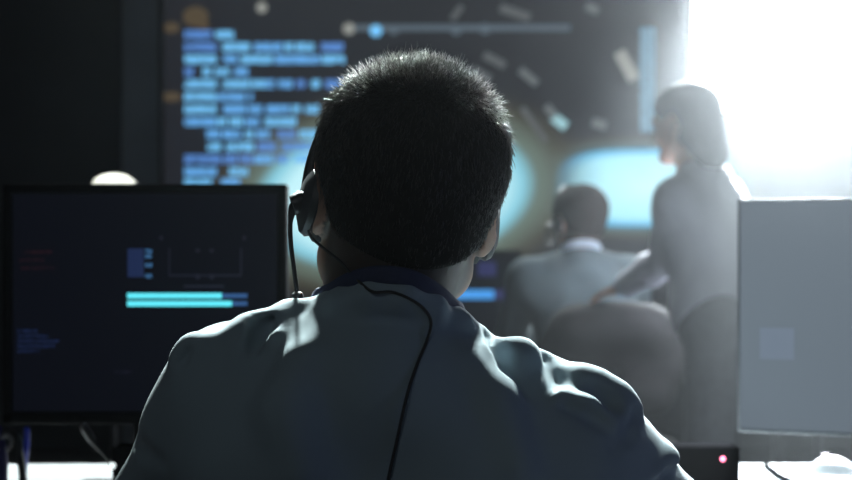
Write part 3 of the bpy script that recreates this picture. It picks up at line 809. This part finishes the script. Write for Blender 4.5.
# ================================================================== THE MAN BY THE SCREEN
S2 = mat('grey_blue_shirt', (.10,.13,.14), .85, spec=.2, noise=(8,.05)); HAIR2 = mat('brown_hair', (.018,.014,.013), .85, spec=.1, noise=(150,.3))
D2m = 4.72; X2 = P(579,0,D2m)[0]
J2 = dict(neck=P(580,253,D2m), head=P(581,222,D2m+.02), pelvis=(X2+.01,4.72,.555),
  shL=P(528,279,D2m), shR=P(629,277,D2m), elL=(X2-.225,4.87,.775), elR=(X2+.235,4.87,.775), wrL=(X2-.12,5.11,.795), wrR=(X2+.13,5.11,.795),
  hdL=(X2-.10,5.19,.785), hdR=(X2+.11,5.19,.785), hnL=(0,.1,1), hnR=(0,.1,1), htL=(1,-.1,0), htR=(-1,-.1,0),
  hipL=(X2-.08,4.76,.545), hipR=(X2+.10,4.76,.545), knL=(X2-.11,5.18,.52), knR=(X2+.13,5.18,.52), anL=(X2-.11,5.10,.09), anR=(X2+.13,5.10,.09), toeL=(X2-.12,5.28,.035), toeR=(X2+.14,5.28,.035))
man2 = Person(J2, rot(math.radians(22), math.radians(6), 0), .006, 'seated man in a grey blue shirt, smaller and farther, facing the wall screen',
              dict(skin=SKIN, shirt=S2, trousers=TROU, shoe=SHOE, hair=HAIR2))
sh2 = man2.shirt(.009, .93, -.10)
cr = [man2.tl(J2['neck'], .064*math.cos(a), .060*math.sin(a)-.012, .010-.022*math.sin(a)) for a in np.linspace(0, 2*math.pi, 14)[:-1]]
build('collar', MB().tube(cr, .013, 8, 3, closed=True, flat=(1.,.5)), mat('pale_collar', (.5,.58,.66), .8), sh2, label='paler collar')
man2.trousers(); man2.shoes(); man2.hairmesh(.009)
bm2 = [man2.hl(-.10,.03,-.01), man2.hl(-.104,.05,-.03), man2.hl(-.09,.09,-.055), man2.hl(-.06,.115,-.06)]
headset(man2, 'small headset on the seated man by the wall screen', None, bm2)

# ================================================================== THE STANDING PERSON
S3 = mat('pale_lilac_top', (.33,.33,.37), .8, spec=.25, noise=(8,.05)); HAIR3 = mat('black_hair', (.014,.013,.014), .75, spec=.15, noise=(150,.3))
D3 = 4.12; W = lambda x, y, D=D3: P(x, y, D)
hand = np.array([P(603,306,4.45)[0], 4.455, .955])
J3 = dict(neck=W(694,166), head=W(684,124), pelvis=(W(708,0)[0], 4.02, .90),
  shL=W(676,202,4.00), shR=W(722,200,4.24), elL=P(664,262,4.19), elR=(W(745,0)[0], 4.22, 1.02), wrL=hand+np.array([.055,-.055,.025]), wrR=(W(736,0)[0], 4.30, .80),
  hdL=hand, hdR=(W(732,0)[0], 4.33, .72), hnL=(0,-.3,1), hnR=(1,0,.2), htL=(.4,1,.0), htR=(-.3,1,0),
  hipL=(W(703,0)[0], 3.93, .87), hipR=(W(713,0)[0], 4.12, .87), knL=(W(702,0)[0]-.02, 3.92, .48), knR=(W(716,0)[0], 4.12, .48), anL=(W(708,0)[0], 3.90, .09), anR=(W(722,0)[0], 4.12, .09),
  toeL=(W(708,0)[0]-.16, 3.95, .035), toeR=(W(722,0)[0]-.16, 4.18, .035))
per = Person(J3, rot(math.radians(52), math.radians(12), 0), .006, 'standing person in a pale top, hazed by the lamp, one hand on the chair back',
             dict(skin=SKIN, shirt=S3, trousers=TROU, shoe=SHOE, hair=HAIR3, curl=.55), head_s=.90, slim=.92, seated=False)
per.shirt(.010, .90, -.12, kname='top'); per.trousers(); per.shoes(); per.hairmesh(.010, bun=True)

# ================================================================== THE FLOODLIGHT
LD = 6.6; lx = P(763,0,LD)[0]; lz0 = P(0,112,LD)[2]; lz1 = P(0,-84,LD)[2]; lw = 138*LD/FPX; lzc = (lz0+lz1)/2; lh = lz1-lz0
fl = thing('floodlight', (lx,LD+.05,ZC), 'big glaring white floodlight panel hanging at upper right', 'light')
aim = nrm(np.array([.55,0,.75])-np.array([lx,LD,lzc])); zu = nrm(np.array([0,0,1.])-aim*aim[2]); xr_ = np.cross(aim, zu)
RL = np.stack([xr_, -aim, zu], 1); C0 = np.array([lx,LD,lzc])
build('housing', MB().box(C0-aim*.06, (lw+.04,.10,lh+.04), .012, RL), BLACK, fl)
DIFF = flat('lamp_diffuser', (.90,.97,1.), 4., False)
build('diffuser', MB().box(C0-aim*.004, (lw,.008,lh), 0, RL), DIFF, fl, smooth=False, label='glaring white diffuser')
b = MB(); sx = lw/2+.035
b.tube([C0+xr_*sx-aim*.06, C0+xr_*sx-aim*.06+zu*(lh/2+.10), C0-aim*.06+zu*(lh/2+.16), C0-xr_*sx-aim*.06+zu*(lh/2+.10), C0-xr_*sx-aim*.06], .012, 8, 4); build('yoke', b, DMET, fl)
tp = C0-aim*.06+zu*(lh/2+.16); build('pipe', MB().tube([tp, (tp[0],tp[1],ZC)], .018, 10, 1), DMET, fl)

def area(name, loc, target, size, power, col, spread=180., sy=None):
    l = bpy.data.lights.new(name, 'AREA'); l.energy = power; l.color = col; l.size = size
    if sy: l.shape = 'RECTANGLE'; l.size_y = sy
    l.spread = math.radians(spread)
    o = bpy.data.objects.new(name, l); COL.objects.link(o); o.location = tuple(loc)
    o.rotation_euler = (Vector(target)-Vector(loc)).to_track_quat('-Z', 'Y').to_euler(); return o
area('floodlight_panel', C0+aim*.012, C0+aim*3, lw*.94, 118, (.88,.96,1.), 180, lh*.94)
area('floodlight_beam', C0+aim*.030+zu*lh*.36, (1.0,3.3,.85), .30, 265, (.86,.95,1.), 26, .22)
area('ceiling_spot', (-.42,3.5,2.85), (-.06,1.25,1.14), .16, 3.8, (.86,1.,.97), 15)
area('ceiling_spot', (.55,3.4,3.0), (.12,1.25,1.12), .16, 3, (.88,1.,.98), 16)
area('desk_fill', (-.70,3.05,3.0), (-.60,2.62,.95), .20, 9, (.93,1.,1.), 34)  # added light to brighten the left desk and the lamp shade, no fixture
area('desk_fill', (.80,2.85,2.9), (.64,2.40,.75), .20, .2, (.90,1.,1.), 30)  # second added light, for the right end of the desk
area('aisle_spot', (.0,6.3,3.0), (.5,4.7,1.1), .25, 3, (.85,.98,1.), 30)
area('room_fill', (-.9,-.9,2.5), (-.1,1.3,.95), .8, 2.9, (.82,.92,1.))
area('blue_side_light', (1.5,.9,.95), (.25,1.25,.95), .3, .75, (.25,.35,1.))  # unseen source, added for the blue tint on the right arm

# ================================================================== AIR, CAMERA, COLOUR
w = bpy.data.worlds.new('world'); scn.world = w; w.use_nodes = True; nt = w.node_tree
bg = nt.nodes['Background']; bg.inputs['Color'].default_value = (0,0,0,1); bg.inputs['Strength'].default_value = 0.
vs = nt.nodes.new('ShaderNodeVolumeScatter'); vs.inputs['Color'].default_value = (.92,.97,1.,1); vs.inputs['Density'].default_value = .0045; vs.inputs['Anisotropy'].default_value = .91
nt.links.new(vs.outputs[0], nt.nodes['World Output'].inputs['Volume'])

cd = bpy.data.cameras.new('camera'); cam = bpy.data.objects.new('camera', cd); COL.objects.link(cam)
cam.location = tuple(CAM); cam.rotation_euler = (math.pi/2, 0, 0); cd.lens = 60; cd.sensor_width = 36; cd.clip_start = .05; cd.clip_end = 60
cd.dof.use_dof = True; cd.dof.focus_distance = 1.24; cd.dof.aperture_fstop = 5.8
scn.camera = cam
vsx = scn.view_settings; vsx.view_transform = 'Standard'; vsx.look = 'None'; vsx.exposure = 0.; vsx.gamma = 1.; vsx.use_curve_mapping = False
scn.cycles.use_denoising = True
scn.cycles.max_bounces = 6; scn.cycles.diffuse_bounces = 3; scn.cycles.volume_bounces = 0
